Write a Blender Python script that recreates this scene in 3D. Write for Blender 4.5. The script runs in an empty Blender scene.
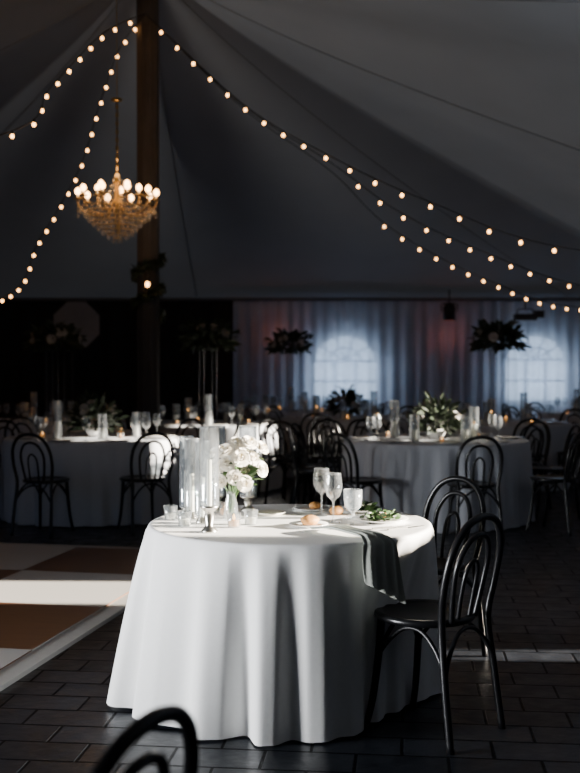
import bpy, math, random
from mathutils import Vector, Matrix
random.seed(7)
R=random.random
pi=math.pi
scene=bpy.context.scene

# ---------------------------------------------------------------- materials
def mat(name, col, rough=0.6, metal=0.0, emis=None, estr=0.0, noise=0.0, nscale=20, bump=0.0, spec=0.5, sheen=0.0):
    m=bpy.data.materials.new(name); m.use_nodes=True
    nt=m.node_tree; b=nt.nodes['Principled BSDF']
    b.inputs['Base Color'].default_value=(*col,1); b.inputs['Roughness'].default_value=rough
    b.inputs['Metallic'].default_value=metal
    b.inputs['Specular IOR Level'].default_value=spec
    if sheen: b.inputs['Sheen Weight'].default_value=sheen
    if emis: 
        b.inputs['Emission Color'].default_value=(*emis,1); b.inputs['Emission Strength'].default_value=estr
    if noise or bump:
        tc=nt.nodes.new('ShaderNodeTexCoord'); n=nt.nodes.new('ShaderNodeTexNoise')
        n.inputs['Scale'].default_value=nscale; n.inputs['Detail'].default_value=4
        nt.links.new(tc.outputs['Object'],n.inputs['Vector'])
        if noise:
            r=nt.nodes.new('ShaderNodeMapRange'); r.inputs['To Min'].default_value=1-noise; r.inputs['To Max'].default_value=1+noise
            nt.links.new(n.outputs['Fac'],r.inputs['Value'])
            x=nt.nodes.new('ShaderNodeVectorMath'); x.operation='SCALE'; x.inputs[0].default_value=col
            nt.links.new(r.outputs[0],x.inputs['Scale']); nt.links.new(x.outputs[0],b.inputs['Base Color'])
        if bump:
            bp=nt.nodes.new('ShaderNodeBump'); bp.inputs['Strength'].default_value=bump; bp.inputs['Distance'].default_value=0.01
            nt.links.new(n.outputs['Fac'],bp.inputs['Height']); nt.links.new(bp.outputs[0],b.inputs['Normal'])
    return m

def cloth_translucent(name,col,trans=0.3,transp=0.0,noise=0.12,nscale=1.2):
    m=bpy.data.materials.new(name); m.use_nodes=True; nt=m.node_tree
    nt.nodes.clear(); o=nt.nodes.new('ShaderNodeOutputMaterial')
    d=nt.nodes.new('ShaderNodeBsdfDiffuse'); t=nt.nodes.new('ShaderNodeBsdfTranslucent')
    tc=nt.nodes.new('ShaderNodeTexCoord'); n=nt.nodes.new('ShaderNodeTexNoise'); n.inputs['Scale'].default_value=nscale
    n.inputs['Detail'].default_value=5
    nt.links.new(tc.outputs['Object'],n.inputs['Vector'])
    r=nt.nodes.new('ShaderNodeMapRange'); r.inputs['To Min'].default_value=1-noise; r.inputs['To Max'].default_value=1+noise
    nt.links.new(n.outputs['Fac'],r.inputs['Value'])
    x=nt.nodes.new('ShaderNodeVectorMath'); x.operation='SCALE'; x.inputs[0].default_value=col
    nt.links.new(r.outputs[0],x.inputs['Scale'])
    nt.links.new(x.outputs[0],d.inputs[0]); nt.links.new(x.outputs[0],t.inputs[0])
    mx=nt.nodes.new('ShaderNodeMixShader'); mx.inputs[0].default_value=trans
    nt.links.new(d.outputs[0],mx.inputs[1]); nt.links.new(t.outputs[0],mx.inputs[2])
    last=mx
    if transp:
        tp=nt.nodes.new('ShaderNodeBsdfTransparent'); m2=nt.nodes.new('ShaderNodeMixShader'); m2.inputs[0].default_value=transp
        nt.links.new(mx.outputs[0],m2.inputs[1]); nt.links.new(tp.outputs[0],m2.inputs[2]); last=m2
    nt.links.new(last.outputs[0],o.inputs[0])
    return m

def thin_glass(name,tint=(0.95,0.97,0.98),rough=0.03,diff=0.045):
    m=bpy.data.materials.new(name); m.use_nodes=True; nt=m.node_tree
    nt.nodes.clear(); o=nt.nodes.new('ShaderNodeOutputMaterial')
    tp=nt.nodes.new('ShaderNodeBsdfTransparent'); tp.inputs[0].default_value=(*tint,1)
    g=nt.nodes.new('ShaderNodeBsdfGlossy'); g.inputs['Roughness'].default_value=rough
    d=nt.nodes.new('ShaderNodeBsdfDiffuse'); d.inputs[0].default_value=(0.8,0.85,0.9,1)
    lw=nt.nodes.new('ShaderNodeLayerWeight'); lw.inputs[0].default_value=0.35
    p=nt.nodes.new('ShaderNodeMath'); p.operation='MULTIPLY_ADD'; p.inputs[1].default_value=0.75; p.inputs[2].default_value=0.05
    nt.links.new(lw.outputs['Facing'],p.inputs[0])
    a=nt.nodes.new('ShaderNodeMixShader'); nt.links.new(p.outputs[0],a.inputs[0])
    nt.links.new(tp.outputs[0],a.inputs[1]); nt.links.new(g.outputs[0],a.inputs[2])
    b=nt.nodes.new('ShaderNodeMixShader'); b.inputs[0].default_value=diff
    nt.links.new(a.outputs[0],b.inputs[1]); nt.links.new(d.outputs[0],b.inputs[2])
    nt.links.new(b.outputs[0],o.inputs[0]); return m

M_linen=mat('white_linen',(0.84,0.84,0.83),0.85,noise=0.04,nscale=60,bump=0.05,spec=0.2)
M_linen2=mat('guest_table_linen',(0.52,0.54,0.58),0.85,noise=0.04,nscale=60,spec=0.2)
M_blackwood=mat('black_bentwood',(0.005,0.005,0.006),0.30,noise=0.3,nscale=30,spec=.4)
M_glass=thin_glass('clear_glass')
M_cutglass=thin_glass('cut_glass',diff=0.16,rough=0.1)
M_silver=mat('brushed_silver',(0.55,0.54,0.5),0.28,1.0,noise=0.1)
M_brass=mat('aged_brass',(0.40,0.27,0.11),0.35,1.0,noise=0.2)
M_wax=mat('candle_wax',(0.85,0.8,0.68),0.5,noise=0.03)
M_flame=mat('candle_flame',(1,0.6,0.2),0.5,emis=(1,0.45,0.12),estr=9)
M_amber=mat('votive_amber',(0.7,0.35,0.12),0.3,emis=(1,0.42,0.1),estr=.6,noise=.05)
M_petal=mat('white_petals',(0.86,0.82,0.74),0.6,noise=0.05,nscale=40)
M_petalc=mat('petal_heart',(0.75,0.66,0.45),0.6,noise=0.1)
M_leaf=mat('green_leaves',(0.05,0.10,0.03),0.5,noise=0.35,nscale=15)
M_leafd=mat('dark_leaves',(0.018,0.030,0.013),0.55,noise=0.35,nscale=15)
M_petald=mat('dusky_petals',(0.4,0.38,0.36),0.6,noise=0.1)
M_china=mat('white_china',(0.8,0.79,0.76),0.15,noise=0.01)
M_bread=mat('bread_crust',(0.5,0.24,0.07),0.6,noise=0.3,nscale=25,bump=0.3)
M_sage=mat('sage_napkin',(0.42,0.44,0.39),0.9,noise=0.08,nscale=50,bump=0.1)
M_crystal=thin_glass('crystal',tint=(1,0.93,0.8),diff=0.22,rough=0.08)
M_bulb=mat('warm_bulb',(1,0.7,0.4),0.4,emis=(1,0.48,0.15),estr=12,noise=.02)
M_cbulb=mat('chandelier_bulb',(1,0.7,0.4),0.4,emis=(1,0.52,0.2),estr=18,noise=.02)
M_cable=mat('black_cable',(0.01,0.01,0.01),0.6,noise=0.1)
M_blackmetal=mat('black_metal',(0.015,0.015,0.016),0.45,noise=0.1)
M_pole=mat('pole_drape',(0.085,0.068,0.055),0.85,noise=0.35,nscale=6)
M_wood=mat('table_wood',(0.3,0.2,0.1),0.6,noise=0.2)
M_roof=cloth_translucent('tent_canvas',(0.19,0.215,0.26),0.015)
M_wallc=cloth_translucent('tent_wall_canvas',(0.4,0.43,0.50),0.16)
M_sheer=cloth_translucent('sheer_curtain',(0.70,0.73,0.79),0.55,0.10,nscale=4)
M_darkdrape=mat('dark_drape',(0.018,0.018,0.02),0.9,noise=0.3,nscale=3)
M_vinyl=mat('daylit_vinyl',(0.5,0.6,0.7),0.4,emis=(0.60,0.77,1.0),estr=3.6,noise=0.1,nscale=3)
M_muntin=mat('window_muntin',(0.35,0.38,0.42),0.7,noise=0.05)
M_umb=cloth_translucent('umbrella_cloth',(0.3,0.3,0.32),0.3)
M_seam=mat('canvas_seam',(0.15,0.165,0.19),0.8,noise=0.1)

# floor pavers
def paver_mat():
    m=bpy.data.materials.new('slate_pavers'); m.use_nodes=True; nt=m.node_tree; b=nt.nodes['Principled BSDF']
    tc=nt.nodes.new('ShaderNodeTexCoord'); mp=nt.nodes.new('ShaderNodeMapping'); mp.inputs['Rotation'].default_value=(0,0,math.radians(6))
    br=nt.nodes.new('ShaderNodeTexBrick'); br.inputs['Scale'].default_value=1.0
    br.inputs['Brick Width'].default_value=0.34; br.inputs['Row Height'].default_value=0.19
    br.inputs['Mortar Size'].default_value=0.008; br.inputs['Mortar Smooth'].default_value=0.4
    br.inputs['Color1'].default_value=(0.012,0.015,0.021,1); br.inputs['Color2'].default_value=(0.026,0.031,0.042,1)
    br.inputs['Mortar'].default_value=(0.003,0.003,0.004,1)
    nt.links.new(tc.outputs['Object'],mp.inputs[0]); nt.links.new(mp.outputs[0],br.inputs['Vector'])
    n=nt.nodes.new('ShaderNodeTexNoise'); n.inputs['Scale'].default_value=9; n.inputs['Detail'].default_value=6
    nt.links.new(tc.outputs['Object'],n.inputs['Vector'])
    mx=nt.nodes.new('ShaderNodeMix'); mx.data_type='RGBA'; mx.blend_type='MULTIPLY'; mx.inputs[0].default_value=0.6
    nt.links.new(br.outputs['Color'],mx.inputs[6]); nt.links.new(n.outputs['Fac'],mx.inputs[7])
    nt.links.new(mx.outputs[2],b.inputs['Base Color'])
    rr=nt.nodes.new('ShaderNodeMapRange'); rr.inputs['To Min'].default_value=0.15; rr.inputs['To Max'].default_value=0.6
    nt.links.new(n.outputs['Fac'],rr.inputs['Value']); nt.links.new(rr.outputs[0],b.inputs['Roughness'])
    sp=nt.nodes.new('ShaderNodeMapRange'); sp.inputs['To Min'].default_value=0.38; sp.inputs['To Max'].default_value=0.05
    nt.links.new(br.outputs['Fac'],sp.inputs['Value']); nt.links.new(sp.outputs[0],b.inputs['Specular IOR Level'])
    sub=nt.nodes.new('ShaderNodeMath'); sub.operation='MULTIPLY_ADD'; sub.inputs[1].default_value=-1.0
    nt.links.new(br.outputs['Fac'],sub.inputs[0])
    ns=nt.nodes.new('ShaderNodeMath'); ns.operation='MULTIPLY'; ns.inputs[1].default_value=1.2
    nt.links.new(n.outputs['Fac'],ns.inputs[0]); nt.links.new(ns.outputs[0],sub.inputs[2])
    bp=nt.nodes.new('ShaderNodeBump'); bp.inputs['Strength'].default_value=0.6; bp.inputs['Distance'].default_value=0.008
    nt.links.new(sub.outputs[0],bp.inputs['Height']); nt.links.new(bp.outputs[0],b.inputs['Normal'])
    return m
def checker_mat():
    m=bpy.data.materials.new('dance_floor_tiles'); m.use_nodes=True; nt=m.node_tree; b=nt.nodes['Principled BSDF']
    tc=nt.nodes.new('ShaderNodeTexCoord'); ck=nt.nodes.new('ShaderNodeTexChecker'); ck.inputs['Scale'].default_value=1/0.97
    ck.inputs['Color1'].default_value=(0.46,0.44,0.42,1)
    mp=nt.nodes.new('ShaderNodeMapping'); mp.inputs['Location'].default_value=(0,0,0.5)
    nt.links.new(tc.outputs['Object'],mp.inputs[0]); nt.links.new(mp.outputs[0],ck.inputs['Vector'])
    n=nt.nodes.new('ShaderNodeTexNoise'); n.inputs['Scale'].default_value=3; n.inputs['Detail'].default_value=6
    m2=nt.nodes.new('ShaderNodeMapping'); m2.inputs['Scale'].default_value=(1,12,1)
    nt.links.new(tc.outputs['Object'],m2.inputs[0]); nt.links.new(m2.outputs[0],n.inputs['Vector'])
    cr=nt.nodes.new('ShaderNodeValToRGB'); cr.color_ramp.elements[0].color=(0.08,0.034,0.018,1); cr.color_ramp.elements[1].color=(0.17,0.077,0.038,1)
    nt.links.new(n.outputs['Fac'],cr.inputs[0]); nt.links.new(cr.outputs[0],ck.inputs['Color2'])
    nt.links.new(ck.outputs[0],b.inputs['Base Color']); b.inputs['Roughness'].default_value=0.35
    return m
M_paver=paver_mat(); M_checker=checker_mat()
M_trim=mat('dance_floor_edge',(0.40,0.39,0.37),0.4,noise=0.08)

# ---------------------------------------------------------------- mesh builder
class MB:
    def __init__(s): s.v=[]; s.f=[]; s.m=[]; s.sm=[]
    def add(s,vs,fs,mi=0,smooth=True):
        o=len(s.v); s.v+= [tuple(v) for v in vs]
        for f in fs: s.f.append(tuple(i+o for i in f)); s.m.append(mi); s.sm.append(smooth)
    def tube(s,pts,r,seg=8,mi=0,closed=False,rend=None):
        pts=[Vector(p) for p in pts]; n=len(pts); vs=[]
        up=None
        for i,p in enumerate(pts):
            if closed: t=(pts[(i+1)%n]-pts[i-1])
            else: t=(pts[min(i+1,n-1)]-pts[max(i-1,0)])
            t.normalize()
            if up is None:
                a=Vector((0,0,1)) if abs(t.z)<0.9 else Vector((1,0,0))
                up=(a-t*a.dot(t)).normalized()
            else: 
                up=(up-t*up.dot(t)); up.normalize()
            sd=t.cross(up)
            rr=r[i] if isinstance(r,(list,tuple)) else r
            for k in range(seg):
                an=2*pi*k/seg; vs.append(p+up*math.cos(an)*rr+sd*math.sin(an)*rr)
        fs=[]
        for i in range(n if closed else n-1):
            j=(i+1)%n
            for k in range(seg):
                k2=(k+1)%seg
                fs.append((i*seg+k,i*seg+k2,j*seg+k2,j*seg+k))
        if not closed:
            fs.append(tuple(range(seg))[::-1]); fs.append(tuple((n-1)*seg+k for k in range(seg)))
        s.add(vs,fs,mi)
    def lathe(s,prof,c=(0,0,0),seg=20,mi=0,mod=None):
        vs=[];fs=[]
        for r,z in prof:
            for k in range(seg):
                a=2*pi*k/seg; rr=max(r,1e-4)
                if mod: rr*=mod(a,z)
                vs.append((c[0]+rr*math.cos(a),c[1]+rr*math.sin(a),c[2]+z))
        for i in range(len(prof)-1):
            for k in range(seg):
                k2=(k+1)%seg
                fs.append((i*seg+k,i*seg+k2,(i+1)*seg+k2,(i+1)*seg+k))
        s.add(vs,fs,mi)
    def box(s,c,d,mi=0,M=None):
        x,y,z=c; a,b,e=d[0]/2,d[1]/2,d[2]/2
        vs=[Vector((x+i*a,y+j*b,z+k*e)) for i in(-1,1) for j in(-1,1) for k in(-1,1)]
        if M: vs=[M@v for v in vs]
        s.add(vs,[(0,1,3,2),(4,6,7,5),(0,4,5,1),(2,3,7,6),(0,2,6,4),(1,5,7,3)],mi,False)
    def sphere(s,c,r,seg=8,rings=6,mi=0,sc=(1,1,1)):
        vs=[];fs=[]
        for i in range(rings+1):
            ph=pi*i/rings
            for k in range(seg):
                a=2*pi*k/seg
                vs.append((c[0]+r*sc[0]*math.sin(ph)*math.cos(a),c[1]+r*sc[1]*math.sin(ph)*math.sin(a),c[2]-r*sc[2]*math.cos(ph)))
        for i in range(rings):
            for k in range(seg):
                k2=(k+1)%seg; fs.append((i*seg+k,i*seg+k2,(i+1)*seg+k2,(i+1)*seg+k))
        s.add(vs,fs,mi)
    def leaf(s,base,d,L,W,mi=0,bend=0.3):
        d=Vector(d).normalized(); a=Vector((0,0,1))
        if abs(d.z)>0.95: a=Vector((1,0,0))
        sd=d.cross(a).normalized(); sd=(Matrix.Rotation(random.uniform(-1.2,1.2),3,d)@sd); up=sd.cross(d)
        b=Vector(base); vs=[]
        for t,w in((0,0.05),(0.35,1),(0.7,0.75),(1,0.02)):
            c=b+d*L*t-up*bend*L*t*t
            vs+=[c-sd*W*w/2,c+sd*W*w/2]
        s.add(vs,[(0,1,3,2),(2,3,5,4),(4,5,7,6)],mi)
    def rose(s,c,r,axis,mi=0,mc=1):
        axis=Vector(axis).normalized(); q=Vector((0,0,1)).rotation_difference(axis); c=Vector(c)
        vs=[];fs=[]
        for i in range(5):
            ph=pi*i/4
            for k in range(8):
                a=2*pi*k/8; vs.append(c+q@Vector((.5*r*math.sin(ph)*math.cos(a),.5*r*math.sin(ph)*math.sin(a),.1*r-.45*r*math.cos(ph))))
        for i in range(4):
            for k in range(8): k2=(k+1)%8; fs.append((i*8+k,i*8+k2,(i+1)*8+k2,(i+1)*8+k))
        s.add(vs,fs,mi)
        for L,(n,rr,op,h) in enumerate(((3,0.22,0.0,0.85),(4,0.42,0.12,0.85),(5,0.65,0.35,0.72),(6,0.9,0.75,0.5),(7,1.0,1.1,0.3))):
            for i in range(n):
                a0=2*pi*(i/n)+L*0.7+R()*0.3; wd=2*pi/n
                vs=[];g=5
                for u in range(g):
                    tu=u/(g-1)
                    for w in range(g):
                        tw=w/(g-1)*2-1
                        rad=rr*r*(0.35+0.65*math.sin(tu*pi/2))+op*r*0.3*tu*tu
                        a=a0+tw*wd*0.6*(1-0.3*tu*tw*tw)
                        z=h*r*(tu*1.2-0.35)*(1-0.2*tw*tw*tu)-0.2*r*op*tu*tu
                        vs.append(c+q@Vector((rad*math.cos(a),rad*math.sin(a),z)))
                fs=[(u*g+w,u*g+w+1,(u+1)*g+w+1,(u+1)*g+w) for u in range(g-1) for w in range(g-1)]
                s.add(vs,fs,mc if L==0 else mi)
    def mesh(s,name,mats):
        me=bpy.data.meshes.new(name); me.from_pydata(s.v,[],s.f)
        for m in mats: me.materials.append(m)
        me.polygons.foreach_set('material_index',s.m); me.polygons.foreach_set('use_smooth',s.sm)
        me.update(); return me

def put(name,me,loc=(0,0,0),rz=0,parent=None,sc=1,rot=None):
    o=bpy.data.objects.new(name,me); scene.collection.objects.link(o)
    o.location=loc; o.rotation_euler=rot if rot else (0,0,rz)
    o.scale=(sc,sc,sc)
    if parent: o.parent=parent
    return o
def empty(name,loc=(0,0,0),rz=0):
    e=bpy.data.objects.new(name,None); scene.collection.objects.link(e); e.location=loc; e.rotation_euler=(0,0,rz); e.empty_display_size=0.1; return e
def spline(P,n=8,closed=False):
    P=[Vector(p) for p in P]; out=[]; N=len(P)
    rng=range(N) if closed else range(N-1)
    for i in rng:
        if closed: a,b,c,d=P[i-1],P[i],P[(i+1)%N],P[(i+2)%N]
        else: a=P[max(i-1,0)];b=P[i];c=P[i+1];d=P[min(i+2,N-1)]
        for k in range(n):
            t=k/n
            out.append(0.5*((2*b)+(c-a)*t+(2*a-5*b+4*c-d)*t*t+(3*b-a-3*c+d)*t**3))
    if not closed: out.append(P[-1])
    return out

# ---------------------------------------------------------------- room shell
XL,XR,YF,YB,EA=-9.0,7.0,-6.0,18.2,2.6
PX,PY,PK=-1.57,11.9,5.95
mb=MB(); mb.box(((XL+XR)/2,(YF+YB)/2,-0.05),(XR-XL+1,YB-YF+1,0.1)); put('floor',mb.mesh('floor',[M_paver]))

# tent canopy
def bound(a):
    dx,dy=math.cos(a),math.sin(a); ts=[]
    if dx>1e-6: ts.append((XR-PX)/dx)
    if dx<-1e-6: ts.append((XL-PX)/dx)
    if dy>1e-6: ts.append((YB-PY)/dy)
    if dy<-1e-6: ts.append((YF-PY)/dy)
    return min(ts)
def roofpt(a,t,off=0):
    B=bound(a)*1.004
    sag=0.16*math.sin(pi*t)*(math.sin(a*4)**2)
    return Vector((PX+math.cos(a)*B*t,PY+math.sin(a)*B*t,PK-(PK-EA)*(t**0.78)+sag-off))
angs=sorted(set([2*pi*k/192 for k in range(192)]+[math.atan2(y-PY,x-PX)%(2*pi) for x in(XL,XR) for y in(YF,YB)]))
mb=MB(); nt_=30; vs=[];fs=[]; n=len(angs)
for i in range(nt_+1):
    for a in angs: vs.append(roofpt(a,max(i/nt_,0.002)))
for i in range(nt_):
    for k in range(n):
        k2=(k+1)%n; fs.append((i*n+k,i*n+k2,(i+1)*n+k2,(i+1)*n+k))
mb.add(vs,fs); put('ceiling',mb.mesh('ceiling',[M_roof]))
mb=MB()
for k in range(8):
    a=2*pi*k/8
    mb.tube([roofpt(a,0.02+0.97*i/30,0.004) for i in range(31)],0.006,5)
put('trim_1',mb.mesh('trim_1',[M_seam]))

# back wall
mb=MB()
mb.box(((XL+XR)/2,YB+0.05,EA/2),(XR-XL,0.04,EA)); put('wall_back',mb.mesh('wall_back',[M_wallc]))
mb=MB(); mb.box((XL-0.02,(3.9+YB)/2,EA/2),(0.04,YB-3.9,EA)); mb.box((XL-0.02,(YF-1.5)/2,EA/2),(0.04,-1.5-YF,EA)); 
put('wall_left',mb.mesh('wall_left',[M_darkdrape]))
mb=MB(); mb.box(((XL+XR)/2,YF-0.02,EA/2),(XR-XL,0.04,EA)); put('wall_front',mb.mesh('wall_front',[M_darkdrape]))
# unseen right wall; its gaps are invented, placed to shape the sun strips
ops=[(4.20,4.80,1.95,2.55),(5.14,5.34,0.90,1.24),(6.22,6.88,1.52,2.10),(9.70,10.30,1.85,2.50),(11.9,12.4,1.85,2.35)]
mb=MB(); y=YF
for a,b,z0,z1 in ops:
    mb.box((XR+0.02,(y+a)/2,EA/2),(0.04,a-y,EA)); mb.box((XR+0.02,(a+b)/2,z0/2),(0.04,b-a,z0)); mb.box((XR+0.02,(a+b)/2,(z1+EA)/2),(0.04,b-a,EA-z1)); y=b
mb.box((XR+0.02,(y+YB)/2,EA/2),(0.04,YB-y,EA))
put('wall_right',mb.mesh('wall_right',[M_darkdrape]))
# curtains
def curtain(name,x0,x1,y,m,amp=0.05,wl=0.22,z1=EA):
    mb=MB(); n=int((x1-x0)/0.02); vs=[];fs=[]
    for i in range(n+1):
        x=x0+(x1-x0)*i/n
        w=math.sin(2*pi*x/wl+1.3*math.sin(x*1.7))+0.4*math.sin(x*11)
        for j,(z,am) in enumerate(((0.02,1.2),(1.2,1.0),(2.2,0.8),(z1-0.03,0.5))):
            vs.append((x,y+amp*am*w*0.7,z))
    for i in range(n):
        for j in range(3): fs.append((i*4+j,(i+1)*4+j,(i+1)*4+j+1,i*4+j+1))
    mb.add(vs,fs); return put(name,mb.mesh(name,[m]))
curtain('sheer_curtain',-0.95,6.9,17.93,M_sheer,amp=.045,wl=.21)
curtain('dark_curtain',-8.9,-0.95,17.9,M_darkdrape,wl=0.4)
mb=MB(); mb.box(((XL+XR)/2,17.93,EA-0.04),(XR-XL-0.1,0.25,0.05)); put('trim_2',mb.mesh('trim_2',[M_seam]))
# arched windows in back wall
def arch_window(name,xc,w,z0,z1):
    mb=MB(); pts=[(-w/2,z0),(w/2,z0)]; zs=z1-w/2*0.85
    for k in range(17):
        a=pi*k/16; pts.append((w/2*math.cos(a),zs+(z1-zs)*math.sin(a)))
    vs=[(xc+p[0],YB-0.0,p[1]) for p in pts]; c=len(vs)
    mb.add(vs,[tuple(range(c))],0,False)
    y=YB-0.03
    for fx in(-w/6,w/6): mb.box((xc+fx,y,(z0+zs)/2+0.02),(0.045,0.03,zs-z0),1)
    for z in (z0,(z0+zs)/2,zs): mb.box((xc,y,z),(w,0.03,0.045),1)
    for k in range(1,5):
        a=pi*k/5; mb.tube([(xc,y,zs),(xc+w/2*math.cos(a),y,zs+(z1-zs)*math.sin(a))],0.02,5,1)
    mb.tube([(xc+w/2*math.cos(pi*k/16),y,zs+(z1-zs)*math.sin(pi*k/16)) for k in range(17)],0.03,5,1)
    mb.tube([(xc+w/4*math.cos(pi*k/16),y,zs+(z1-zs)*.5*math.sin(pi*k/16)) for k in range(17)],0.018,5,1)
    put(name,mb.mesh(name,[M_vinyl,M_muntin]))
arch_window('window_1',0.93,1.05,0.85,1.98); arch_window('window_2',4.15,1.0,0.85,1.98)

# dance floor
mb=MB(); mb.box((-4.85/2*1,-9*0.97/2,0.0),(4.85,9*0.97,0.03),0); mb.box((0.06,-9*0.97/2,-0.003),(0.12,9*0.97,0.022),1); mb.box((-4.85/2+.06,0.06,-0.003),(4.97,0.12,0.022),1)
put('dance_floor',mb.mesh('dance_floor',[M_checker,M_trim]),(-0.72,8.2,0.016),-math.atan2(0.2,1)+0.0)

# ---------------------------------------------------------------- chair
mb=MB()
mb.lathe([(0,0.440),(0.17,0.440),(0.195,0.445),(0.203,0.455),(0.200,0.468),(0.188,0.474),(0.17,0.468),(0.16,0.464),(0,0.462)],seg=32)
outer=[(-.19,-.245,0),(-.180,-.212,.25),(-.168,-.19,.45),(-.188,-.21,.60),(-.178,-.240,.74),(-.112,-.262,.84),(0,-.27,.872),(.112,-.262,.84),(.178,-.240,.74),(.188,-.21,.60),(.168,-.19,.45),(.180,-.212,.25),(.19,-.245,0)]
op=spline(outer,6); mb.tube(op,0.0150,8)
mb.tube(spline([(-.085,-.18,.462),(-.105,-.2,.58),(-.11,-.223,.69),(-.068,-.246,.775),(0,-.252,.80),(.068,-.246,.775),(.11,-.223,.69),(.105,-.2,.58),(.085,-.18,.462)],6),0.0115,7)
mb.tube(spline([(-.04,-.18,.462),(-.045,-.198,.56),(-.04,-.22,.66),(0,-.232,.70),(.04,-.22,.66),(.045,-.198,.56),(.04,-.18,.462)],5),0.009,6)
for sx in(-1,1):
    mb.tube(spline([(sx*.135,.115,.45),(sx*.14,.125,.30),(sx*.152,.145,.12),(sx*.168,.17,0)],5),[0.017-0.0035*i/15 for i in range(16)],8)
lf=(-.14,.125,.30);rf=(.14,.125,.30);rl=(.18,-.214,.28);ll=(-.18,-.214,.28)
for A,B in((lf,rf),(rf,rl),(rl,ll),(ll,lf)):
    A=Vector(A);B=Vector(B); mid=(A+B)/2
    pts=[A]
    for t,zz in((.12,.36),(.3,.415),(.5,.43),(.7,.415),(.88,.36)):
        p=A.lerp(B,t); inn=Vector((0,-.03,0)); q=p.lerp(inn,0.12*math.sin(pi*t)); pts.append(Vector((q.x,q.y,zz)))
    pts.append(B); mb.tube(spline(pts,4),0.009,6)
ME_chair=mb.mesh('dining_chair',[M_blackwood])
placed=[]
def chair(x,y,tx,ty,jit=0):
    a=math.atan2(ty-y,tx-x)-pi/2+random.uniform(-jit,jit)
    placed.append((x,y)); return put('dining_chair',ME_chair,(x,y,0),a)

# ---------------------------------------------------------------- tables
def make_cloth(Rt,seed,nf,amp,flare,m,H=0.76,dents=(),bulge=()):
    rnd=random.Random(seed); seg=480
    ph=[rnd.uniform(0,2*pi) for _ in range(6)]
    def fold(a,d):
        w=a*nf+1.3*math.sin(2*a+ph[0])+0.9*math.sin(3*a+ph[1])+0.6*math.sin(5*a+ph[2])
        s=math.sin(w+0.35*d*math.sin(a*4+ph[4]))
        s=math.copysign(abs(s)**0.8,s)+0.25*math.sin(2*w+1.2)
        s2=0.3*math.sin(2*round(nf*.83/2)*a*1.0+ph[3])
        m_=0.65+0.35*math.sin(a*6+ph[5])
        return (s+s2)*m_
    prof=[(0,H),(Rt*.3,H),(Rt*.6,H),(Rt*.85,H),(Rt*.96,H),(Rt-.012,H)]
    vs=[];fs=[];rows=[]
    for r,z in prof: rows.append([(r*math.cos(2*pi*k/seg),r*math.sin(2*pi*k/seg),z) for k in range(seg)])
    for z,rr in((H-.001,Rt-.004),(H-.005,Rt+.002),(H-.012,Rt+.005)):
        rows.append([(rr*math.cos(2*pi*k/seg),rr*math.sin(2*pi*k/seg),z) for k in range(seg)])
    nd=26
    for i in range(1,nd+1):
        d=i/nd; row=[]
        for k in range(seg):
            a=2*pi*k/seg
            g=d**0.6
            b=0
            for ba,bw,bm in bulge:
                da=(a-ba+pi)%(2*pi)-pi; b+=bm*math.exp(-(da/bw)**2)*d
            rr=Rt+.006+ (flare*g) + b + amp*g*fold(a,d)
            rr=max(rr,Rt+.006-.045*g)
            for ba,bw,rmin,zt in dents:
                da=(a-ba+pi)%(2*pi)-pi; e=math.exp(-(da/bw)**4)
                zz=(H-.012)*(1-d)
                e*=min(1,max(0,(H-zz)/(H-zt)))
                rr=rr+(min(rr,rmin+0.3*(rr-rmin))-rr)*e
            z=(H-.012)*(1-d)+0.006+0.012*(1+math.sin(a*3+ph[1]))*0.5*d
            row.append((rr*math.cos(a),rr*math.sin(a),z))
        rows.append(row)
    for r_ in rows: vs+=r_
    for i in range(len(rows)-1):
        for k in range(seg):
            k2=(k+1)%seg; fs.append((i*seg+k,i*seg+k2,(i+1)*seg+k2,(i+1)*seg+k))
    mb=MB(); mb.add(vs,fs); return mb.mesh('tablecloth',[m])
def frame_mesh(Rt,H=0.755,q=.6):
    mb=MB(); mb.lathe([(0,H-.03),(Rt-.02,H-.03),(Rt-.01,H-.02),(Rt-.01,H-.003),(0,H-.003)],seg=48)
    for k in range(4):
        a=pi/4+k*pi/2; q2=Rt*q
        mb.tube([(q2*math.cos(a),q2*math.sin(a),H-.03),(q2*math.cos(a),q2*math.sin(a),0.0)],0.018,8)
    return mb.mesh('table_frame',[M_wood])
def table(x,y,Rt,cloth,fr,rz=0):
    e=empty('round_banquet_table',(x,y,0),rz)
    put('tablecloth',cloth,parent=e); put('table_frame',fr,parent=e); return e

TX,TY,TR=0.0,4.75,0.62
cm=make_cloth(TR,3,20,0.044,0.035,M_linen,dents=((math.radians(-38),0.45,0.50,0.48),(math.radians(38),0.40,0.58,0.5)),bulge=((math.radians(185),0.8,0.11),))
table(TX,TY,TR,cm,frame_mesh(TR,q=.5))
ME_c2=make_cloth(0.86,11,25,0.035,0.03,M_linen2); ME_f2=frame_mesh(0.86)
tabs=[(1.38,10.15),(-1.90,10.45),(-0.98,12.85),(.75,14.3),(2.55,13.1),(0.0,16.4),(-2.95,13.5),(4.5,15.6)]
for i,(x,y) in enumerate(tabs): table(x,y,.86,ME_c2,ME_f2,rz=i*1.3)

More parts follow.
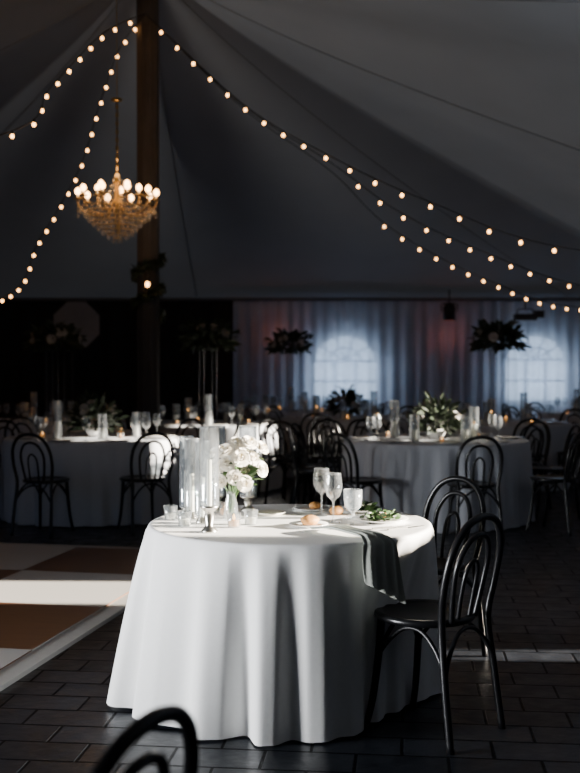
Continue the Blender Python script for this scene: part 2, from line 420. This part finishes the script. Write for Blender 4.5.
# near chairs
chair(0.54,4.29,0.54-.76,4.29+.66); chair(0.665,5.32,0.1,4.83)
chair(-0.47,1.86,-0.47-.9,1.86+.42)
ex=[(0.60,9.28,0),(1.52,8.98,0),(2.32,9.45,0),(2.5,10.35,0),(.25,10.1,0),
    (-2.12,9.32,1),(-1.30,9.45,1),(-2.92,10.0,1),(-.78,10.6,1)]
for x,y,t in ex: chair(x,y,tabs[t][0],tabs[t][1],0.15)
for x,y in((.02,11.35),(.42,11.75),(-.05,12.0),(.55,12.55),(.95,12.1)): chair(x,y,x+.4,y+1,.5)
for ti,(x,y) in enumerate(tabs):
    for k in range(9):
        a=2*pi*k/9+0.3*ti+random.uniform(-.1,.1); d=1.13+random.uniform(0,.1)
        cx,cy=x+math.cos(a)*d,y+math.sin(a)*d
        if ti<2 and cy<y+.3: continue
        if cy>17.4: continue
        if any((cx-q[0])**2+(cy-q[1])**2<0.5**2 for q in placed): continue
        if any((cx-q[0])**2+(cy-q[1])**2<1.12**2 for q in tabs): continue
        if abs(cx-PX)<.4 and abs(cy-PY)<.4: continue
        if abs(cx+3.1)<.75 and abs(cy-15.3)<.75: continue
        chair(cx,cy,x,y,0.15)

# ---------------------------------------------------------------- tableware meshes
TZ=0.7605
mb=MB(); mb.lathe([(0,0),(.034,0.001),(.035,.003),(.012,.008),(.004,.014),(.0035,.06),(.004,.095),(.012,.104),(.028,.12),(.038,.145),(.040,.165),(.037,.195),(.033,.218)],seg=24)
mb.tube([(.033*math.cos(2*pi*k/24),.033*math.sin(2*pi*k/24),.218) for k in range(24)],.0013,4,1,closed=True)
ME_wine=mb.mesh('wine_glass',[M_glass,M_cutglass])
mb=MB(); mb.lathe([(0,0),(.03,0),(.031,.004),(.009,.01),(.008,.025),(.02,.035),(.036,.05),(.041,.09),(.042,.13),(.040,.13),(.038,.06),(.01,.042),(0,.04)],seg=36,mod=lambda a,z:1+0.03*math.cos(14*a)*(1 if z>.04 and z<.12 else 0)); ME_gob=mb.mesh('cut_glass_goblet',[M_cutglass])
def hurricane(hold,gh,gr,candle):
    mb=MB()
    mb.lathe([(0,0),(gr*.85,0),(gr*.85,.006),(.022,.02),(.016,.03),(.022,hold*.6),(.018,hold*.75),(gr*.9,hold*.92),(gr*1.02,hold),(0,hold)],seg=24,mi=0)
    mb.lathe([(gr,hold),(gr,hold+gh),(gr-.003,hold+gh),(gr-.003,hold)],seg=28,mi=1)
    mb.tube([((gr-.0015)*math.cos(2*pi*k/28),(gr-.0015)*math.sin(2*pi*k/28),hold+gh) for k in range(28)],.0022,5,4,closed=True)
    mb.lathe([(.011,hold),(.0105,hold+candle),(.004,hold+candle+.002),(0,hold+candle)],seg=12,mi=2)
    mb.tube([(0,0,hold+candle),(0,0,hold+candle+.01)],.001,4,3)
    return mb.mesh('hurricane_candle',[M_silver,M_glass,M_wax,M_cable,M_cutglass])
ME_h1=hurricane(.11,.325,.041,.19); ME_h2=hurricane(.07,.33,.042,.16); ME_h3=hurricane(.03,.33,.034,.17)
def lit_h(h,lit=True):
    mb=MB(); mb.lathe([(0,0),(.045,0),(.045,h),(.042,h),(.042,.006),(0,.006)],seg=16,mi=0)
    mb.lathe([(.025,.006),(.025,h*.45),(0,h*.45)],seg=12,mi=1)
    if lit: mb.lathe([(0,h*.45),(.006,h*.45+.01),(.004,h*.45+.022),(0,h*.45+.032)],seg=8,mi=2)
    return mb.mesh('pillar_candle_vase',[M_glass,M_wax,M_flame])
ME_l1=lit_h(.3); ME_l2=lit_h(.24,False); ME_l3=lit_h(.36,False)
mb=MB(); mb.lathe([(0,0),(.026,0),(.032,.06),(.030,.06),(.025,.006),(0,.006)],seg=20,mi=0); mb.lathe([(.022,.006),(.024,.03),(0,.03)],seg=14,mi=1); mb.lathe([(0,.03),(.006,.038),(.004,.05),(0,.058)],seg=8,mi=2)
ME_vot=mb.mesh('votive_candle',[M_glass,M_amber,M_flame])
mb=MB(); mb.lathe([(0,0),(.026,0),(.032,.065),(.030,.065),(.025,.006),(0,.006)],seg=20,mi=0); mb.lathe([(.022,.006),(.024,.03),(0,.03)],seg=14,mi=1)
ME_vot2=mb.mesh('votive_candle_unlit',[M_glass,M_wax])
mb=MB(); mb.lathe([(0,0),(.07,0),(.075,.003),(.11,.012),(.135,.018),(.135,.020),(.108,.015),(.074,.007),(0,.006)],seg=40); ME_plate=mb.mesh('dinner_plate',[M_china])
mb=MB(); mb.lathe([(0,0),(.05,0),(.055,.003),(.085,.012),(.085,.014),(.055,.006),(0,.005)],seg=32); ME_bplate=mb.mesh('bread_plate',[M_china])
def cutlery(kind):
    mb=MB()
    if kind=='fork':
        mb.box((0,0,.004),(.01,.12,.003)); mb.box((0,.075,.005),(.02,.03,.003))
        for k in(-1,0,1): mb.box((k*.008,.11,.006),(.004,.045,.002))
    else:
        mb.box((0,-.02,.004),(.012,.1,.004)); mb.add([(-.008,.03,.004),(.008,.03,.004),(.01,.1,.005),(.0,.135,.005),(-.007,.12,.005)],[(0,1,2,3,4)])
    return mb.mesh(kind,[M_silver])
ME_fork=cutlery('fork'); ME_knife=cutlery('knife')

# main table setting
def T(x,y,z=0): return (x,y,TZ+z)
put('hurricane_candle_holder',ME_h1,T(-.335,4.45)); put('hurricane_candle_holder',ME_h2,T(-.20,5.10)); put('hurricane_candle_holder',ME_h3,T(-.485,5.02))
put('hurricane_candle_holder',ME_h3,T(-.445,4.86)); put('hurricane_candle_holder',ME_h2,T(-.35,5.14)); put('hurricane_candle_holder',ME_h3,T(-.385,4.70))
put('votive_candle',ME_vot2,T(-.535,4.80)); put('votive_candle',ME_vot2,T(-.455,4.62)); put('votive_candle',ME_vot,T(-.30,4.95))
put('votive_candle',ME_vot2,T(-.17,4.66)); put('votive_candle',ME_vot,T(-.24,4.58))
put('wine_glass',ME_wine,T(.145,4.93)); put('wine_glass',ME_wine,T(.19,4.70)); put('cut_glass_goblet',ME_gob,T(.285,4.86))
# bouquet in vase
mb=MB()
mb.lathe([(0,0),(.03,0),(.034,.02),(.03,.07),(.02,.11),(.022,.13),(.020,.13),(.018,.11),(.027,.07),(.03,.02),(0,.006)],seg=24,mi=3)
bl=[(-.065,-.01,.23),(-.01,-.06,.26),(.065,-.02,.22),(.10,-.03,.28),(-.03,.0,.31),(.03,-.02,.345),(-.08,.0,.29),(.02,-.08,.20),(.14,.0,.325),(.065,-.07,.17),(.085,-.04,.35),(.045,-.07,.285),(-.045,-.06,.18),(.14,-.02,.23),(.0,.05,.27),(.06,.05,.29)]
for b in bl:
    v=Vector(b); ax=(v-Vector((0.02,0.05,.2)))
    mb.rose(v,random.uniform(.022,.035),ax+Vector((0.02,-.05,0.02)),0,1)
    mb.tube(spline([(v.x*.1,v.y*.1,.02),(v.x*.2,v.y*.2,.12),tuple(v)],4),.0018,4,2)
for k in range(60):
    a=R()*2*pi; e=R(); p=Vector((math.cos(a)*.06*R()+.03,math.sin(a)*.05*R(),.16+.14*R()))
    mb.leaf(p,(math.cos(a),math.sin(a),.0+e),.06+.04*R(),.024,2)
put('flower_bouquet',mb.mesh('flower_bouquet',[M_petal,M_petalc,M_leaf,M_glass]),T(-.265,4.80))
mb=MB(); mb.lathe([(0,0),(.05,0),(.07,.012),(.068,.014),(.05,.005),(0,.004)],seg=28)
put('butter_dish',mb.mesh('butter_dish',[M_wax]),T(-.09,4.97))
# plates & food
def salad(r,seed):
    rd=random.Random(seed); mb=MB()
    mb.lathe([(0,0),(r*.55,0),(r*.58,.003),(r,.016),(r,.018),(r*.57,.008),(0,.007)],seg=36,mi=0)
    for k in range(80):
        a=rd.uniform(0,2*pi); q=r*.6*rd.random(); mb.leaf((q*math.cos(a),q*math.sin(a),.01+.025*rd.random()),(math.cos(a+1),math.sin(a+1),rd.uniform(-.1,.9)),.038,.024,1)
    for k in range(9):
        a=rd.uniform(0,2*pi); q=r*.45*rd.random(); mb.sphere((q*math.cos(a),q*math.sin(a),.035),.010,6,5,2,(1.2,1,.7))
    for k in range(5):
        a=rd.uniform(0,2*pi); q=r*.45*rd.random(); mb.sphere((q*math.cos(a),q*math.sin(a),.033),.011,6,5,3,(1.2,1,.7))
    return mb.mesh('salad_plate',[M_china,M_leaf,M_petal,M_bread])
put('salad_plate',salad(.125,1),T(.40,4.74,.001)); put('salad_plate',salad(.105,2),T(.34,5.06,.001))
put('bread_plate',ME_bplate,T(.08,4.60)); put('bread_plate',ME_bplate,T(.10,5.12))
def roll(seed,r):
    mb=MB(); mb.sphere((0,0,r*.55),r,16,10,0,(1.15,.9,.62)); rd=random.Random(seed)
    mb.v=[(x*(1+.08*math.sin(9*z/r+seed)),y*(1+.07*math.sin(7*x/r)),max(z,.0)) for x,y,z in mb.v]
    return mb.mesh('bread_roll',[M_bread])
put('bread_roll',roll(1,.037),T(.085,4.60,.007),.4); put('bread_roll',roll(2,.03),T(.12,5.12,.007),1)
put('bread_roll',roll(3,.036),T(.215,4.97,.0),1.2)
put('fork',ME_fork,T(.22,4.57),-.4); put('knife',ME_knife,T(.47,4.53),-1.0); put('knife',ME_knife,T(.41,4.55),-1.1)
# napkin draped over edge
mb=MB(); nv=15; vs=[];fs=[]
path=spline([(.13,4.48,TZ+.008),(.19,4.41,TZ+.020),(.26,4.33,TZ+.014),(.325,4.243,TZ+.010),(.343,4.205,TZ-.012),(.352,4.180,TZ-.09),(.372,4.160,TZ-.20)],4)
nu=len(path)-1; side=Vector((.83,.55,0)).normalized()
for i,p in enumerate(path):
    t=i/nu; w=(.065-.02*math.sin(min(1,t*1.5)*pi)+.045*max(0,t-.3))
    for j in range(nv):
        s_=j/(nv-1)*2-1
        q=p+side*s_*w
        f=.011*(1+math.sin(s_*11+t*2.5))*(.5+.8*t)
        if t<=.6: q=q+Vector((0,0,f))
        else:
            rv=Vector((q.x-TX,q.y-TY)); mn=TR+.030+.10*(t-.6)
            rv=rv.normalized()*(mn+f); q.x=TX+rv.x; q.y=TY+rv.y
            q.z-= (t-.6)*(.13*s_)
        vs.append(q)
for i in range(nu):
    for j in range(nv-1): fs.append((i*nv+j,i*nv+j+1,(i+1)*nv+j+1,(i+1)*nv+j))
mb.add(vs,fs); o=put('draped_napkin',mb.mesh('draped_napkin',[M_sage])); sm=o.modifiers.new('s','SOLIDIFY'); sm.thickness=.003; sb=o.modifiers.new('b','SUBSURF'); sb.levels=1; sb.render_levels=1

# far table settings
def low_floral(seed,r=.2,h=.22):
    rd=random.Random(seed); mb=MB()
    mb.lathe([(0,0),(.06,0),(.09,.06),(.08,.09),(.0,.08)],seg=16,mi=3)
    for k in range(240):
        a=rd.uniform(0,2*pi); e=rd.uniform(0,1.4); d=Vector((math.cos(a)*math.cos(e),math.sin(a)*math.cos(e),math.sin(e)))
        q=rd.uniform(.3,1.1); p=Vector((0,0,.08))+Vector((d.x*r*q,d.y*r*q,d.z*h*q)); mb.leaf(p,d+Vector((0,0,rd.uniform(-.4,.4))),.10,.045,0)
    for k in range(9):
        a=rd.uniform(0,2*pi); e=rd.uniform(.2,1.4); d=Vector((math.cos(a)*math.cos(e),math.sin(a)*math.cos(e),math.sin(e)))
        mb.rose(Vector((d.x*r,d.y*r,.08+d.z*h)),.035,d,1,2)
    return mb.mesh('low_floral_centerpiece',[M_leafd,M_petald,M_petalc,M_china])
ME_low=low_floral(5,.24,.28)
def tall_floral(seed,h=1.0,w=.36):
    rd=random.Random(seed); mb=MB()
    mb.box((0,0,.008),(.2,.2,.016),3)
    for i in(-1,1):
        for j in(-1,1): mb.tube([(i*.08,j*.08,.01),(i*.08,j*.08,h-.12)],.007,6,3)
    mb.box((0,0,h-.12),(.2,.2,.012),3)
    mb.lathe([(0,h-.115),(.07,h-.115),(.09,h-.03),(0,h-.03)],seg=14,mi=4)
    for k in range(340):
        a=rd.uniform(0,2*pi); e=rd.uniform(-.35,1.3); d=Vector((math.cos(a)*math.cos(e),math.sin(a)*math.cos(e),math.sin(e)*.7))
        q=rd.uniform(.2,1)**.7*rd.uniform(.8,1.2); p=Vector((0,0,h-.02))+d*w*q*.85; mb.leaf(p,d+Vector((rd.uniform(-.4,.4),rd.uniform(-.4,.4),rd.uniform(-.5,.5))),.12,.05,0)
    for k in range(9):
        a=rd.uniform(0,2*pi); e=rd.uniform(0,1.3); d=Vector((math.cos(a)*math.cos(e),math.sin(a)*math.cos(e),math.sin(e)*.55))
        mb.rose(Vector((0,0,h))+d*w*.85,.045,d,1,2)
    return mb.mesh('tall_floral_centerpiece',[M_leafd,M_petald,M_petalc,M_glass,M_blackmetal])
ME_tall=tall_floral(9)
ZF=.7605
for ti,(x,y) in enumerate(tabs):
    if ti in (2,4,5,6): put('tall_floral_centerpiece',ME_tall,(x,y,ZF),ti)
    else: put('low_floral_centerpiece',ME_low,(x,y,ZF),ti)
    for k in range(5):
        a=2*pi*k/5+ti+.3; q=.40
        put('pillar_candle_vase',(ME_l1,ME_l2,ME_l3)[k%3 if k!=3 else 1],(x+q*math.cos(a),y+q*math.sin(a),ZF))
    for k in range(3):
        a=2*pi*k/3+ti*.7+.5; put('votive_candle',ME_vot,(x+.50*math.cos(a),y+.50*math.sin(a),ZF))
    for k in range(8):
        a=2*pi*k/8+ti*.5
        put('dinner_plate',ME_plate,(x+.70*math.cos(a),y+.70*math.sin(a),ZF))
        put('wine_glass',ME_wine,(x+.60*math.cos(a+.33),y+.60*math.sin(a+.33),ZF))
        if k%2==0: put('wine_glass',ME_wine,(x+.70*math.cos(a+.42),y+.70*math.sin(a+.42),ZF))

# ---------------------------------------------------------------- tent pole, garland, chandelier
mb=MB(); md=lambda a,z:1+.05*math.sin(9*a)
mb.lathe([(.14,0),(.14,.05),(.12,.08),(.12,2.6)],seg=40,mod=md,mi=1)  # lower pole coloured near-black to stand for shade below the warm light
mb.lathe([(.12,2.6),(.12,PK-.2),(.10,PK-.1)],seg=40,mod=md,mi=0)
put('tent_pole',mb.mesh('tent_pole',[M_pole,M_darkdrape]),(PX,PY,0))
mb=MB(); rd=random.Random(4)
mb.tube([(.14*math.cos(t),.14*math.sin(t),2.0+.7*t/14) for t in [k*.35 for k in range(41)]],.012,5)
for k in range(600):
    t=rd.random()*14; a=t; z=2.0+.7*t/14; 
    d=Vector((math.cos(a+rd.uniform(-1.4,1.4))*.5,math.sin(a+rd.uniform(-1.4,1.4))*.5,rd.uniform(-1,.6)))
    mb.leaf((.13*math.cos(a),.13*math.sin(a),z),d,.06+.05*rd.random(),.04,0)
put('pole_garland',mb.mesh('pole_garland',[M_leafd]),(PX,PY,0))
CX,CY,CZ=-1.58,9.85,2.93
mb=MB()
mb.tube([(0,0,.28),(0,0,.95)],.007,6)
for k in range(8):
    mb.lathe([(.012,-.02),(.016,0),(.012,.02)],(0,0,.36+k*.075),8)
mb.lathe([(0,-.28),(.02,-.26),(.035,-.2),(.02,-.12),(.05,-.05),(.06,0),(.025,.06),(.02,.15),(.04,.2),(.02,.27),(0,.29)],seg=16)
def arms(n,r,z,off):
    for k in range(n):
        a=2*pi*k/n+off; c,s=math.cos(a),math.sin(a)
        mb.tube(spline([(.03*c,.03*s,z-.03),(r*.35*c,r*.35*s,z-.12),(r*.8*c,r*.8*s,z-.10),(r*c,r*s,z-.02),(r*c,r*s,z+.02)],5),.007,6,0)
        mb.lathe([(0,z+.015),(.035,z+.02),(.04,z+.03),(.012,z+.03)],(r*c,r*s,0),12)
        mb.lathe([(.011,z+.03),(.011,z+.06),(0,z+.06)],(r*c,r*s,0),8,1)
        mb.lathe([(0,z+.06),(.022,z+.072),(.028,z+.092),(.02,z+.112),(0,z+.128)],(r*c,r*s,0),10,2)
        for j in range(4):
            zz=z-.0-j*.045; mb.lathe([(0,-.02),(.013,0),(0,.018)],(r*c,r*s,zz),6,3)
        for j in range(12):
            t=(j+1)/13; rr=r*(1-t)+.03; z2=z-.02+.22*t*t-.10*math.sin(pi*t); mb.lathe([(0,-.013),(.011,0),(0,.012)],(rr*c,rr*s,z2),6,3)
arms(10,.355,.02,.1); arms(5,.20,.07,.3)
for rr,zz,nn in((.34,-.06,40),(.30,-.10,34),(.26,-.14,30),(.22,-.18,26),(.18,-.22,20),(.14,-.26,16),(.09,-.30,10),(.04,-.33,5)):
    for k in range(nn):
        a=2*pi*k/nn+rr*9; mb.lathe([(0,-.035),(.014,0),(0,.02)],(rr*math.cos(a),rr*math.sin(a),zz),6,3)
    mb.tube([(rr*math.cos(2*pi*k/24),rr*math.sin(2*pi*k/24),zz+.02) for k in range(24)],.004,4,0,closed=True)
mb.tube([(0,0,.95),(0,0,2.3)],.004,5)
mb.lathe([(0,.93),(.05,.94),(.05,.96),(0,.98)],seg=12)
put('chandelier',mb.mesh('chandelier',[M_brass,M_wax,M_cbulb,M_crystal]),(CX,CY,CZ))
mb=MB(); mb.lathe([(0,0),(.02,.01),(.024,.04),(.012,.06),(0,.06)],seg=12,mi=0); mb.tube([(0,0,.06),(0,.12,.15)],.004,4,1)
put('pole_lantern',mb.mesh('pole_lantern',[M_bulb,M_blackmetal]),(PX+.03,PY-.28,2.30))

# ---------------------------------------------------------------- string lights
P0=(PX,PY-.16,5.28)
strs=[[P0,(-.49,11.0,4.13),(.376,10.3,3.46),(1.28,9.8,2.94),(2.51,9.3,2.45),(5,8.6,2.25),(6.95,8,2.5)],
 [P0,(-.53,11.9,4.33),(.44,11.7,3.66),(1.18,11.6,3.11),(2.12,12,2.74),(3.43,12.7,2.40),(5.2,13.3,2.25),(6.95,14,2.5)],
 [P0,(-.55,12.3,4.40),(.46,12.4,3.70),(1.2,12.7,3.07),(2.49,13.7,2.56),(4.05,15,2.27),(6.9,17,2.5)],
 [P0,(-1.9,11,4.84),(-2.17,9.8,3.99),(-2.38,8.8,3.33),(-4.5,7,2.5),(-8.9,4,2.5)],
 [P0,(-1.88,11.9,4.95),(-2.1,11.9,4.34),(-2.35,12.0,3.64),(-2.89,12.4,2.9),(-3.5,13,2.27),(-6,15,2.1),(-8.9,17,2.5)]]
for si,P in enumerate(strs):
    pts=spline(P,24); mb=MB(); mb.tube(pts[::3]+[pts[-1]],.005,5,0)
    acc=0; sp=(.30,.30,.30,.32,.18)[si]; dist=0
    for i in range(1,len(pts)):
        L=(pts[i]-pts[i-1]).length; dist+=L
        while acc+L>=sp:
            t=(sp-acc)/L; p=pts[i-1].lerp(pts[i],t); L-=(sp-acc); acc=0; pts[i-1]=p
            if si in(1,2) and dist<3.0+.5*si-.5: continue
            mb.lathe([(.010,0),(.010,-.022),(.007,-.026)],tuple(p),6,0)
            mb.lathe([(.007,-.024),(.0145,-.034),(.0165,-.044),(.012,-.056),(0,-.061)],tuple(p),8,1)
        acc+=L
    put('string_lights',mb.mesh('string_lights',[M_cable,M_bulb]))

# ---------------------------------------------------------------- background fixtures
def spotfix(x,y,z,boxy):
    mb=MB()
    mb.tube([(0,0,.12),(0,0,.34)],.012,6)
    mb.tube(spline([(-.12,0,0),(-.12,0,.12),(0,0,.13),(.12,0,.12),(.12,0,0)],4),.01,5)
    if boxy: mb.box((0,0,0),(.34,.2,.1)); mb.box((.22,0,.05),(.14,.14,.12))
    else: mb.lathe([(0,-.14),(.1,-.14),(.1,.08),(.06,.13),(0,.13)],seg=16)
    put('stage_spotlight',mb.mesh('stage_spotlight',[M_blackmetal]),(x,y,z))
spotfix(2.55,17.2,2.32,False); spotfix(3.72,17.0,2.22,True)
mb=MB(); vs=[(0,0,.12)]; 
for k in range(8):
    a=2*pi*k/8+pi/8; vs.append((.36*math.cos(a),.36*math.sin(a),0))
mb.add([ (v[0],v[2],v[1]+2.05) for v in vs],[(0,1+k,1+(k+1)%8) for k in range(8)],0,False)
mb.tube([(0,0,2.05),(0,-.35,2.05)],.006,5,1); mb.tube([(0,-.3,2.05),(0,-.3,.5)],.014,6,1)
for k in range(3):
    a=2*pi*k/3; mb.tube([(0,-.3,.6),(.35*math.cos(a),-.3+.35*math.sin(a),0.01)],.01,5,1)
put('photo_umbrella',mb.mesh('photo_umbrella',[M_umb,M_blackmetal]),(-3.1,15.6,0))

# ---------------------------------------------------------------- lights
def light(name,kind,loc,energy,col,size=None,rot=None,sy=None,spread=None):
    l=bpy.data.lights.new(name,kind); l.energy=energy; l.color=col
    if kind=='AREA':
        l.shape='RECTANGLE'; l.size=size; l.size_y=sy or size
        if spread: l.spread=math.radians(spread)
    elif kind=='SUN': l.angle=math.radians(.6)
    else: l.shadow_soft_size=size or .05
    o=bpy.data.objects.new(name,l); scene.collection.objects.link(o); o.location=loc
    return o
def aim(o,d): o.rotation_euler=Vector(d).to_track_quat('-Z','Y').to_euler()
s=light('sun','SUN',(20,5,8),75,(1,.89,.74)); aim(s,(-1,0.02,-.19))
a=light('tablecloth_fill','AREA',(-8.8,2.0,1.5),150,(.95,.97,1),3.2,sy=2.0,spread=40); aim(a,(1,.30,-.035))  # added area lamp brightening the tablecloth from an invented left opening
light('chandelier_glow','POINT',(CX,CY,CZ+.30),11,(1,.62,.32),.2)
light('uplight_red','POINT',(-.20,17.65,1.95),1.0,(1,.24,.12),.05)
light('uplight_red','POINT',(2.62,17.65,1.95),1.0,(1,.25,.2),.05)
u=light('canopy_warm_fill','SPOT',(4.3,4.6,.3),75,(1,.86,.72),.15); u.data.spot_size=math.radians(65); u.data.spot_blend=1; aim(u,(-.35,.3,1))  # added warm spot that brightens the right of the canopy, no fixture there

w=bpy.data.worlds.new('World'); scene.world=w; w.use_nodes=True
bg=w.node_tree.nodes['Background']; bg.inputs[0].default_value=(.36,.56,.95,1); bg.inputs[1].default_value=.9

cam=bpy.data.cameras.new('Camera'); co=bpy.data.objects.new('Camera',cam); scene.collection.objects.link(co)
cam.sensor_fit='VERTICAL'; cam.sensor_height=36; cam.lens=50
co.location=(0,0,1.45); co.rotation_euler=(math.radians(90)-math.atan((386.5-366)/1074),0,0)
cam.dof.use_dof=True; cam.dof.focus_distance=4.6; cam.dof.aperture_fstop=2.5
scene.camera=co
